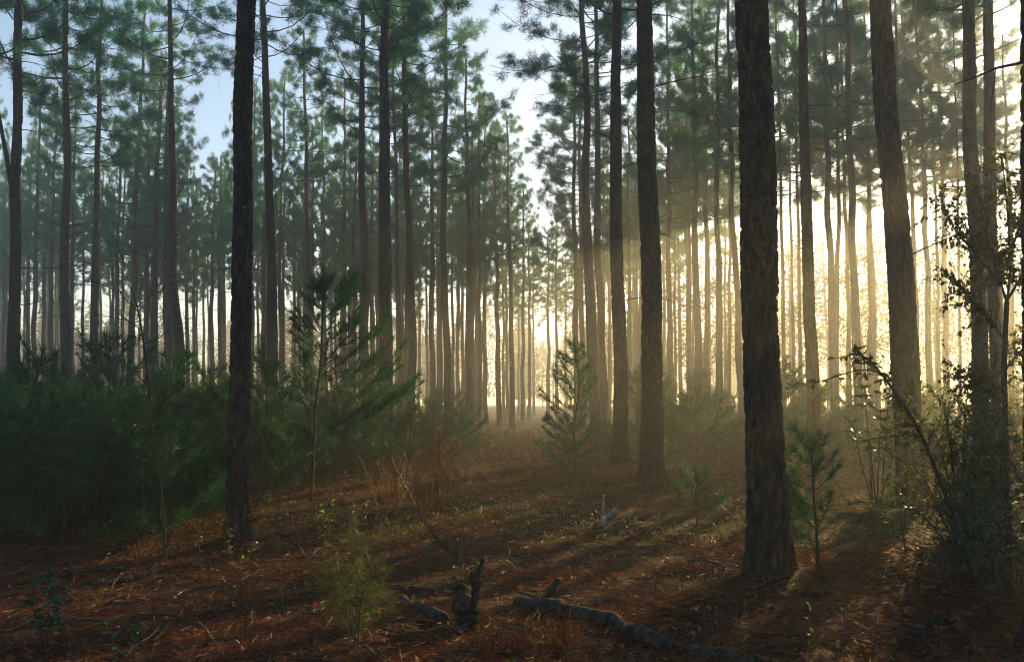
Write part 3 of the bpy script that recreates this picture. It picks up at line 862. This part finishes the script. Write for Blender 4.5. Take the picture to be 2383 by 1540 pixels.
for k, (x, dd, hgt) in enumerate([(1790, 21, 1.3), (1850, 26, 1.6), (1700, 24, 1.0), (1960, 23, 1.3), (2060, 27, 1.7), (1590, 22, .9), (2150, 20, 1.4), (1100, 26, .8), (1010, 21, .8)]):
    bush(gpd(x, dd), hgt, .8, 200 + k, .09, .045, 'misty green bush low among the trunks on the far side of the straw', 'leaf', 7, 7, 9, 'misty bushes among the trunks')

# bare leaning sapling on the left
p = gp(386, 1278); D0 = p[1]; off = -p
root = thing('bare_sapling', 'bare leaning sapling with a lit pale stem forking into fine twigs', 'sapling', p)
W = MB(); r = np.random.default_rng(85); FL = MB()
main = smooth([p + off] + [at(x, y, D0) + off for x, y in [(381, 1200), (372, 1110), (356, 1000), (345, 900), (335, 800), (325, 740), (318, 708)]], 30)
W.tube(main, np.linspace(.017, .008, 30), 7, 0)
TW = MB()
for lp in [[(318, 708), (300, 660), (285, 600), (268, 560)], [(318, 708), (325, 680), (335, 640), (352, 600)], [(322, 725), (285, 690), (245, 660), (205, 655), (160, 650)], [(318, 715), (350, 690), (380, 670), (410, 655)], [(335, 800), (365, 790), (395, 770)], [(345, 900), (310, 860), (270, 835), (240, 825)],
           [(352, 960), (390, 920), (430, 900)], [(330, 770), (300, 745), (262, 738)]]:
    Q = smooth([at(x, y, D0 + r.normal() * .1) + off for x, y in lp], 10)
    TW.tube(Q, np.linspace(.006, .0022, 10), 4, 0, False)
    for k in range(6):
        u = r.uniform(.25, 1); c = Q[int(u * 9)]; d_ = (Q[-1] - Q[0]); d_ = d_ / np.linalg.norm(d_) * .6 + r.normal(size=3) * .6
        TW.tube(np.array([c, c + d_ * .12, c + d_ * .25 + r.normal(size=3) * .02]), [.003, .0024, .0018], 3, 0, False)
FL.leaves(np.array([at(278, 668, D0) + off, at(386, 596, D0) + off, at(280, 676, D0) + off]), [[.1, 0, -1], [-.3, 0, -1], [.2, .1, -1]], .05, .028, 0)
link('stem', W.mesh('stem', [M['twig']]), root); link('twigs', TW.mesh('twigs', [M['twig']]), root); link('leaf', FL.mesh('leaf', [M['red_leaf']]), root)


# small broad-leaved plants and weeds
def weed(px_, py_top, py_base, label, mat, seed, leaf=.05, lw=.03, n_leaf=26, name='leafy_weed', stems=2, spread=.05, d=None, cat='weed'):
    r = np.random.default_rng(seed)
    p = gp(px_, py_base)
    h = at(px_, py_top, p[1])[2] - p[2]
    root = thing(name, label, cat, p)
    W = MB(); FL = MB()
    for k in range(stems):
        e = np.array([r.normal() * spread * (k > 0), r.normal() * spread * (k > 0), h * (1 if k == 0 else r.uniform(.55, .9))])
        S = smooth([np.array([0, 0, -.02]), e * np.array([.7, .7, .5]) + r.normal(size=3) * .02, e], 8)
        W.tube(S, np.linspace(.005, .002, 8), 5, 0, False)
        u = r.uniform(.2, 1, n_leaf); B = np.stack([np.interp(u, np.linspace(0, 1, 8), S[:, a]) for a in range(3)], -1)
        D = r.normal(size=(n_leaf, 3)) * np.array([1, 1, .4]) + np.array([0, 0, .15])
        FL.leaves(B, D, leaf * r.uniform(.6, 1.2, n_leaf), lw * r.uniform(.7, 1.1, n_leaf), 0)
    link('stem', W.mesh('stem', [M['twig']]), root); link('foliage', FL.mesh('foliage', [M[mat]]), root)


weed(107, 1310, 1495, 'blue-green leafy plant with paired leaves, on the floor near the lower left corner', 'gloss_leaf', 401, .075, .036, 34, stems=3, spread=.12)
weed(470, 1205, 1300, 'thin shoot with small pale leaves left of the thick near black pine', 'fresh_leaf', 402, .045, .022, 14, stems=1)
weed(535, 1225, 1290, 'leafy sprig caught by light at the foot of the thick near black pine', 'fresh_leaf', 403, .05, .028, 20, stems=2, spread=.15)
weed(522, 1160, 1250, 'little green vine sprig beside the thick near black pine', 'low_green', 404, .05, .03, 18, stems=2, spread=.08)
weed(625, 1150, 1235, 'round-leaved green plant right of the thick near black pine', 'low_green', 405, .06, .045, 24, stems=3, spread=.2)
weed(770, 1150, 1260, 'spindly weed with yellowing leaves, sunlit, before the tallest young pine', 'fresh_leaf', 406, .05, .022, 22, stems=3, spread=.2)
weed(850, 1165, 1235, 'small green shoot above the wispy olive young pine', 'low_green', 407, .07, .03, 22, stems=2, spread=.1)
weed(1180, 1050, 1185, 'tall brown dried weed standing alone on the path', 'grass', 408, .07, .014, 26, stems=3, spread=.12)
weed(310, 1440, 1530, 'low green sprig near the bottom edge left of the pale bent stick', 'gloss_leaf', 409, .06, .034, 18, stems=2, spread=.12)
weed(1745, 1235, 1290, 'thin dry weed left of the foot of the thickest pine', 'grass', 410, .06, .012, 12, stems=2, spread=.1)


# dry grass and bracken clumps
def clump(px_, py_base, h, label, mat, seed, n=60, wd=.006, spread=.18, name='grass_clump', cat='grass clump', curl=.5):
    r = np.random.default_rng(seed); p = gp(px_, py_base)
    mb = MB()
    B = r.normal(size=(n, 3)) * np.array([spread, spread, 0]); D = r.normal(size=(n, 3)) * np.array([.45, .45, .1]) + np.array([0, 0, 1])
    mb.blades(B, D, h * r.uniform(.5, 1.15, n), wd, 0, curl)
    o = link(name, mb.mesh(name, [M[mat]]), None, p)
    tag(o, label, cat)


clump(975, 1165, 1.0, 'dry tan bracken clump with drooping tips left of the rust-brown dead sapling', 'grass', 501, 110, .012, .38, 'dry_bracken', 'bracken', .6)
clump(1320, 1510, .26, 'orange straw tuft catching sunlight at the bottom edge', 'straw', 502, 120, .005, .08)
clump(1200, 1530, .22, 'straw tuft glowing orange right of the rotten stub, at the bottom edge', 'straw', 503, 90, .005, .07)
clump(360, 1400, .22, 'reddish dry tuft on the dark floor below the bare leaning sapling', 'straw', 504, 90, .004, .055)
clump(560, 1360, .22, 'dry reddish grass tuft in front of the thick near black pine', 'straw', 505, 90, .004, .06)
clump(335, 1260, .35, 'dry brown grass tuft at the foot of the dark thicket', 'grass', 506, 60, .004, .1)
clump(1135, 1525, .2, 'small upright red-brown tuft below the rotten stub', 'straw', 507, 25, .008, .03)
clump(1410, 1415, .12, 'low sunlit reddish tuft behind the long fallen log', 'dead_needles', 508, 90, .006, .09)
clump(1640, 1060, .35, 'pale orange dry fern patch in the mist behind the path', 'dead_needles', 509, 120, .02, .5, 'dry_fern', 'fern', .6)


# ------------------------------------------------------------------ fallen wood
def log(pts, r0, r1, label, mat='dead_wood', name='fallen_branch', seed=0, lift=None, subs=(), rough=.12, seg=14, cat='branch', cut=None):
    """pts: picture points on the ground (or (x, y, height) points); a tube with knots and uneven skin"""
    r = np.random.default_rng(seed)
    P = []
    base = gp(pts[0][0], pts[0][1])

    def pt(q):
        if len(q) == 2:
            g = gp(*q); return g + np.array([0, 0, r0 * .55])
        d = gdist(q[1]) if q[2] is None else q[2]
        return at(q[0], q[1], d)
    P = smooth([pt(q) for q in pts], 26)
    P = P + np.stack([vnoise(np.arange(26) * .5, np.full(26, 3. * a + seed), 31) - .5 for a in range(3)], -1) * r0 * .7
    root = thing(name, label, cat, base)
    mb = MB(); rad = np.linspace(r0, r1, 26)
    n0 = mb.n
    mb.tube(P - base, rad, seg, 0)
    V = mb.v[-1]; nv = 26 * seg
    an_ = np.arange(nv) % seg * 6.2832 / seg
    k = 1 + (vnoise(np.arange(nv) // seg * .28 + np.cos(an_), np.sin(an_) * 1.2 + 5, seed + 1) - .5) * rough * 2.4
    cen = np.repeat(P - base, seg, 0); V[:nv] = cen + (V[:nv] - cen) * k[:, None]
    link('stem', mb.mesh('stem', [M[mat]]), root)
    for sp, ra, rb in subs:
        sb = MB(); Q = smooth([pt(q) for q in sp], 12) - base
        sb.tube(Q, np.linspace(ra, rb, 12), 7, 0); link('side_branch', sb.mesh('side_branch', [M[mat]]), root)
    return root


def G(y, k=0.0):
    return gdist(y) + k


d1 = gdist(1275)
log([(1110, 1281), (1060, 1262), (1016, 1253, d1 + .1)], .028, .032, 'grey forked branch lying with one arm raised, in mid floor', subs=[([(1016, 1253, d1 + .1), (995, 1222, d1 + .1), (968, 1186, d1 + .2)], .022, .01), ([(1016, 1253, d1 + .1), (1000, 1270, d1 - .05), (975, 1290)], .018, .008), ([(1066, 1258, d1 - .1), (1067, 1285, d1 - .12), (1068, 1318, d1 - .15)], .024, .026)], seed=1)
log([(880, 1326), (940, 1334), (1000, 1343), (1055, 1346)], .026, .02, 'straight pale grey stick lying left of the rotten stub', seed=2, subs=[([(985, 1340), (975, 1352)], .01, .005)])
log([(930, 1372), (965, 1392), (1010, 1410), (1040, 1425)], .042, .045, 'short dark log with a pale end, left of the rotten stub', seed=3, cat='log', name='fallen_log')
d2 = gdist(1440)
log([(1100, 1450, d2), (1105, 1400, d2), (1110, 1350, d2), (1122, 1303, d2 + .05)], .04, .022, 'black rotten stub standing upright near the bottom', 'charred', 'dead_stub', 4, rough=.28, cat='stump', subs=[([(1108, 1370, d2), (1098, 1348, d2), (1096, 1330, d2)], .025, .012)])
log([(1088, 1435), (1080, 1405, gdist(1425)), (1072, 1372, gdist(1425) + .1)], .075, .06, 'thick broken log end with pale exposed wood, left of the rotten stub', 'dead_wood', 'fallen_log', 5, rough=.25, cat='log', subs=[([(1072, 1372, gdist(1425) + .1), (1065, 1355, gdist(1425) + .1), (1058, 1338, gdist(1425) + .12)], .02, .012)])
log([(1040, 1468), (1070, 1450), (1095, 1440)], .028, .024, 'short grey stick at the foot of the rotten stub', seed=6)
log([(1215, 1385), (1300, 1403), (1380, 1432), (1470, 1465), (1570, 1492)], .07, .045, 'long mossy log lying diagonally on the straw', 'dead_wood', 'fallen_log', 7, rough=.2, cat='log', subs=[([(1268, 1390), (1285, 1368, gdist(1388)), (1302, 1346, gdist(1388))], .035, .022)])
log([(1378, 1380), (1440, 1376), (1462, 1380)], .022, .014, 'thin pale stick behind the long mossy log', seed=8)
log([(1398, 1206), (1415, 1196), (1432, 1186, gdist(1205))], .05, .045, 'short pale broken log end on the straw before the stout pine', 'pale_wood', 'fallen_log', 9, cat='log', subs=[([(1400, 1195), (1404, 1170, gdist(1200)), (1406, 1150, gdist(1200))], .02, .012)])
log([(1385, 1225), (1440, 1210), (1500, 1190), (1555, 1182)], .032, .016, 'dark crooked branch on the straw below the stout pine', seed=10, subs=[([(1460, 1205), (1500, 1212), (1530, 1225)], .016, .008)])
log([(145, 1332), (250, 1325), (340, 1302), (430, 1282), (525, 1276)], .032, .024, 'long bowed branch lying below the dark thicket', seed=11, subs=[([(300, 1315), (345, 1300), (358, 1285)], .012, .005)])
log([(790, 1240), (830, 1222), (890, 1205)], .028, .018, 'grey branch at the edge of the thicket by the small green shoot', seed=12)
log([(462, 1420), (485, 1460), (512, 1510), (530, 1545)], .009, .006, 'pale bent stick at the bottom left of the floor', 'pale_wood', seed=13, name='fallen_stick', cat='stick')
log([(838, 1480), (870, 1510), (905, 1545)], .009, .006, 'thin tan stick below the wispy olive young pine', 'pale_wood', seed=14, name='fallen_stick', cat='stick')
log([(405, 1355), (430, 1330), (445, 1328)], .012, .008, 'small curved pale twig on the dark floor left of the sunlit shoot', 'pale_wood', seed=15, name='fallen_stick', cat='stick')
log([(1580, 1395), (1680, 1372), (1790, 1352), (1830, 1330)], .022, .012, 'dark drooping branch lying across the foot of the thickest pine', seed=16)
log([(2130, 1455), (2165, 1435), (2195, 1420)], .03, .028, 'short mossy stick in the dark beneath the shrubs', 'dead_wood', seed=17, name='fallen_stick', cat='stick')
log([(1600, 1500), (1680, 1520), (1760, 1535)], .05, .045, 'dark mossy log at the bottom edge right of the long log', 'dead_wood', 'fallen_log', 18, cat='log')
log([(2050, 1270), (2125, 1262), (2200, 1290), (2290, 1330)], .014, .008, 'fine dark branch low on the ground beneath the arching shoot', 'twig', seed=19)

# ------------------------------------------------------------------ litter and ground cover (nobody could count these)
def scatter(n, dmin, dmax, pw=1.0, xl=-60, xr=2450):
    d = dmin + (dmax - dmin) * R.random(n) ** pw
    x = (R.uniform(xl, xr, n) - CX) / F * d
    return np.stack([x, d, ground_z(x, d)], -1)


lit = MB()
for n_, a, b, pw, ln, wd in [(120000, 2.9, 9, 1.3, .17, .0046), (80000, 8, 20, 1.2, .18, .008), (26000, 18, 45, 1.2, .26, .018)]:
    B = scatter(n_, a, b, pw)
    clumpy = vnoise(B[:, 0] * 1.7, B[:, 1] * 1.7, 41)
    keep = R.random(n_) < .04 + 1.6 * clumpy ** 2.2
    B = B[keep]; k = len(B)
    B[:, 2] += np.abs(R.normal(size=k)) * .022 + (vnoise(B[:, 0] * 6, B[:, 1] * 6, 9) - .5) * .035
    Dd = np.stack([R.normal(size=k), R.normal(size=k), R.normal(size=k) * .16 + .05], -1)
    lit.blades(B, Dd, ln * R.uniform(.5, 1.2, k), wd, 0)
o = link('pine_straw_litter', lit.mesh('pine_straw_litter', [M['straw']])); o['kind'] = 'stuff'; o['label'] = 'fallen reddish pine straw covering the floor'
dl = MB()
B = scatter(5200, 2.9, 22, 1.3); B[:, 2] += .02
dl.leaves(B, np.stack([R.normal(size=len(B)), R.normal(size=len(B)), R.normal(size=len(B)) * .35], -1), R.uniform(.04, .09, len(B)), R.uniform(.025, .05, len(B)), 0, .5)
o = link('leaf_litter', dl.mesh('leaf_litter', [M['dry_leaf']])); o['kind'] = 'stuff'; o['label'] = 'curled dry leaves lying on the pine straw'
tw = MB()
for k in range(800):
    b = scatter(1, 3, 18, 1.2)[0]; az = R.uniform(0, 3.14); l = R.uniform(.12, .8)
    s = np.linspace(-.5, .5, 4)
    P = b + np.outer(s * l, [math.cos(az), math.sin(az), R.normal() * .12]) + R.normal(size=(4, 3)) * .02; P[:, 2] += .025
    tw.tube(P, R.uniform(.003, .010), 4, 0, False)
o = link('twig_litter', tw.mesh('twig_litter', [M['twig']])); o['kind'] = 'stuff'; o['label'] = 'small broken twigs strewn over the straw'
ug = MB()
for n_, a, b, ln, wd, mk in [(3500, 10, 24, .16, .008, 0), (6000, 20, 55, .4, .025, 0)]:
    B = scatter(n_, a, b, 1.0)
    keep = (vnoise(B[:, 0] * .55 + 9, B[:, 1] * .55, 61) > .5); B = B[keep]; k = len(B)
    D = R.normal(size=(k, 3)) * np.array([.5, .5, .2]) + np.array([0, 0, 1.])
    ug.blades(B, D, ln * R.uniform(.4, 1.2, k), wd, 1, .5)
for n_, a, b, hh_, ln, wd in [(26000, 8.5, 18, .26, .16, .006), (26000, 15, 34, .42, .26, .013)]:
    B = scatter(n_, a, b, 1.0)
    keep = (vnoise(B[:, 0] * .8 + 5, B[:, 1] * .8, 66) > .47) & (vnoise(B[:, 0] * .22, B[:, 1] * .22 + 8, 67) > .3); B = B[keep]; k = len(B)
    B[:, 2] += R.random(k) ** 1.6 * hh_
    ug.blades(B, R.normal(size=(k, 3)) + np.array([0, 0, .35]), ln * R.uniform(.4, 1.2, k), wd, 2)
for n_, a, b, hh_, lf in [(16000, 9.5, 24, .25, .05), (12000, 20, 60, .7, .11)]:
    B = scatter(n_, a, b, 1.0); keep = (vnoise(B[:, 0] * .45, B[:, 1] * .45, 62) > .52); B = B[keep]; k = len(B)
    B[:, 2] += R.random(k) ** 1.5 * hh_
    ug.leaves(B, R.normal(size=(k, 3)), lf * R.uniform(.6, 1.2, k), lf * .55, 0)
stem_mb = ug
for k in range(330):
    b = scatter(1, 4.2, 24, 1.1)[0]
    if vnoise(b[0] * .5 + 3, b[1] * .5, 63) < .42:
        continue
    h_ = R.uniform(.15, .75) * min(1, .35 + b[1] / 16)
    s_ = np.linspace(0, 1, 5); ln_ = R.normal(size=2) * .22 * h_
    P = b + np.stack([ln_[0] * s_ ** 1.6, ln_[1] * s_ ** 1.6, h_ * s_], -1)
    ug.tube(P, np.linspace(.0028, .0014, 5), 3, 1, False)
    q_ = int(R.integers(0, 9))
    if q_:
        u_ = R.uniform(.35, 1, q_); B = np.stack([np.interp(u_, s_, P[:, a]) for a in range(3)], -1)
        ug.leaves(B, R.normal(size=(q_, 3)) + np.array([0, 0, .2]), R.uniform(.025, .06, q_), .02, int(R.random() < .5))
o = link('undergrowth', ug.mesh('undergrowth', [M['low_green'], M['grass'], M['brush']])); o['kind'] = 'stuff'; o['label'] = 'low green and tan undergrowth among the trunks'

# ------------------------------------------------------------------ the rest of the wood, behind and beside the viewer
rw = np.random.default_rng(700)
WB = MB(); nn_ = 0
while nn_ < 70:
    X = rw.uniform(-36, 36); Y = rw.uniform(-32, 24)
    if Y > 0 and abs(X) < Y * .72 + 3.5:
        continue
    if X * X + Y * Y < 9:
        continue
    nn_ += 1
    H_ = rw.uniform(17, 22); cb_ = rw.uniform(7.5, 10.5); z_ = np.linspace(-.1, H_, 8)
    WB.tube(np.stack([X + 0 * z_, Y + 0 * z_, z_], -1), .19 * (1.05 - .8 * z_ / H_), 8, 1, False)
    k = 2600
    t = rw.random(k); az = rw.uniform(0, 6.28, k); rr_ = 2.9 * (1 - t) ** .7 * np.sqrt(rw.uniform(.05, 1, k)) * (.7 + .3 * np.sin(az * 5 + t * 20))
    B = np.stack([X + rr_ * np.cos(az), Y + rr_ * np.sin(az), cb_ + t * (H_ - cb_)], -1)
    WB.blades(B, rw.normal(size=(k, 3)) + np.array([0, 0, .4]), rw.uniform(.3, .55, k), .09, 0)
k = 16000
X = rw.uniform(-34, 34, k); Y = rw.uniform(-30, 22, k)
keep = ((Y < -3.5) | (np.abs(X) > np.abs(Y) * .75 + 4.5)) & (vnoise(X * .5, Y * .5, 71) > .35); X = X[keep]; Y = Y[keep]
hh_ = .8 + 2.4 * vnoise(X * .6, Y * .6, 72)
WB.blades(np.stack([X, Y, ground_z(X, Y) + hh_ * rw.random(len(X))], -1), rw.normal(size=(len(X), 3)) + np.array([0, 0, .5]), .45, .10, 0)
o = link('woods', WB.mesh('woods', [M['needles'], M['bark_far']])); o['kind'] = 'stuff'; o['label'] = 'rest of the pine wood closing in around the viewpoint'

# ------------------------------------------------------------------ trees across the misty clearing
def far_crown(seed, H=11):
    r = np.random.default_rng(seed); W = MB(); FL = MB()
    s = np.linspace(0, 1, 10); S = np.stack([(vnoise(s * 3, s * 0 + seed, 7) - .5) * .5, s * 0, H * s], -1); S[:, 0] -= S[0, 0]
    W.tube(S, .14 * (1 - .85 * s) + .01, 8, 0)
    for k in range(34):
        t = .28 + .7 * (k + r.random()) / 34; c = np.array([np.interp(t, s, S[:, a]) for a in range(3)])
        az = r.uniform(0, 6.28); ln = (2.6 * math.sin(math.pi * min(1, (t - .1) / .95)) ** .7 + .4) * r.uniform(.6, 1.2)
        hd = np.array([math.cos(az), math.sin(az), r.uniform(.1, .8)]); v = np.linspace(0, 1, 5)
        P = c + np.outer(v * ln, hd); W.tube(P, .03 * (1 - .8 * v), 4, 0, False)
        k2 = int(46 * ln / 2)
        u = r.uniform(.25, 1.05, k2); B = np.stack([np.interp(u, v, P[:, a]) for a in range(3)], -1) + r.normal(size=(k2, 3)) * .32
        FL.leaves(B, r.normal(size=(k2, 3)), r.uniform(.14, .26, k2), .13, 0)
    return W.mesh('trunk', [M['bark_far']]), FL.mesh('crown', [M['far_leaf']])


ff = np.random.default_rng(710); FM = MB()
for k in range(170):
    xp = ff.uniform(-500, 2900); d_ = ff.uniform(120, 185); X = (xp - CX) / F * d_
    sun_side = xp > 1750
    H_ = ff.uniform(17, 26) if sun_side else ff.uniform(13, 20)
    z_ = np.linspace(-.1, H_ * .9, 6)
    FM.tube(np.stack([X + 0 * z_, d_ + 0 * z_, z_], -1), .2 * (1.05 - .8 * z_ / H_), 6, 1, False)
    q_ = 900 if not sun_side else 620; t = ff.random(q_); rr_ = H_ * .2 * np.sin(np.pi * np.clip(t * .9 + .12, 0, 1)) * np.sqrt(ff.random(q_)); az = ff.uniform(0, 6.28, q_)
    B = np.stack([X + rr_ * np.cos(az), d_ + rr_ * np.sin(az), H_ * (.12 + .88 * t)], -1)
    FM.leaves(B, ff.normal(size=(q_, 3)), ff.uniform(.4, .9, q_), .4, 0)
o = link('far_forest', FM.mesh('far_forest', [M['far_leaf'], M['bark_far']])); o['kind'] = 'stuff'; o['label'] = 'pale wood across the clearing, lost in mist'
FC = [far_crown(600 + k) for k in range(4)]
for k in range(30):
    d_ = R.uniform(98, 150); xpix = -80 + k * 86 + R.normal() * 25
    X = (xpix - CX) / F * d_; a = FC[k % 4]; sc = R.uniform(.7, 1.15)
    root = thing('broadleaf_tree', 'dim leafy tree across the misty clearing, seen between the pine trunks', 'tree', (X, d_, -.05), 'leafy trees across the clearing', R.uniform(0, 6.28))
    root.scale = (sc, sc, sc)
    link('trunk', a[0], root); link('crown', a[1], root)

# low leafy trees at the edge of the clearing, beneath the sun
for k, (xpix, d_, sc) in enumerate([(1560, 60, .75), (1650, 52, .62), (1735, 66, .85), (1840, 54, .7), (1925, 62, .8), (2010, 50, .62), (2080, 64, .85), (2180, 55, .7), (2260, 60, .8), (2350, 52, .66), (1480, 70, .8), (1380, 74, .75)]):
    X = (xpix - CX) / F * d_; a = FC[(k * 3 + 1) % 4]
    root = thing('broadleaf_tree', 'low leafy tree at the sunlit edge of the wood, glowing between the trunks', 'tree', (X, d_, gz(X, d_) - .05), 'low leafy trees at the sunlit edge', R.uniform(0, 6.28))
    root.scale = (sc * 1.5, sc * 1.5, sc * 1.6)
    link('trunk', a[0], root); link('crown', a[1], root)

# ------------------------------------------------------------------ render settings
vs = scene.view_settings
scene.display_settings.display_device = 'sRGB'
vs.view_transform = 'Standard'; vs.look = 'None'; vs.exposure = 1.40; vs.gamma = 1.0
cy_ = scene.cycles
cy_.max_bounces = 5; cy_.diffuse_bounces = 2; cy_.glossy_bounces = 1; cy_.transmission_bounces = 3; cy_.transparent_max_bounces = 4; cy_.volume_bounces = 1
cy_.caustics_reflective = False; cy_.caustics_refractive = False
cy_.use_denoising = True
cy_.filter_width = 1.15
try:
    cy_.denoiser = 'OPENIMAGEDENOISE'
except Exception:
    pass
cy_.sample_clamp_indirect = 6
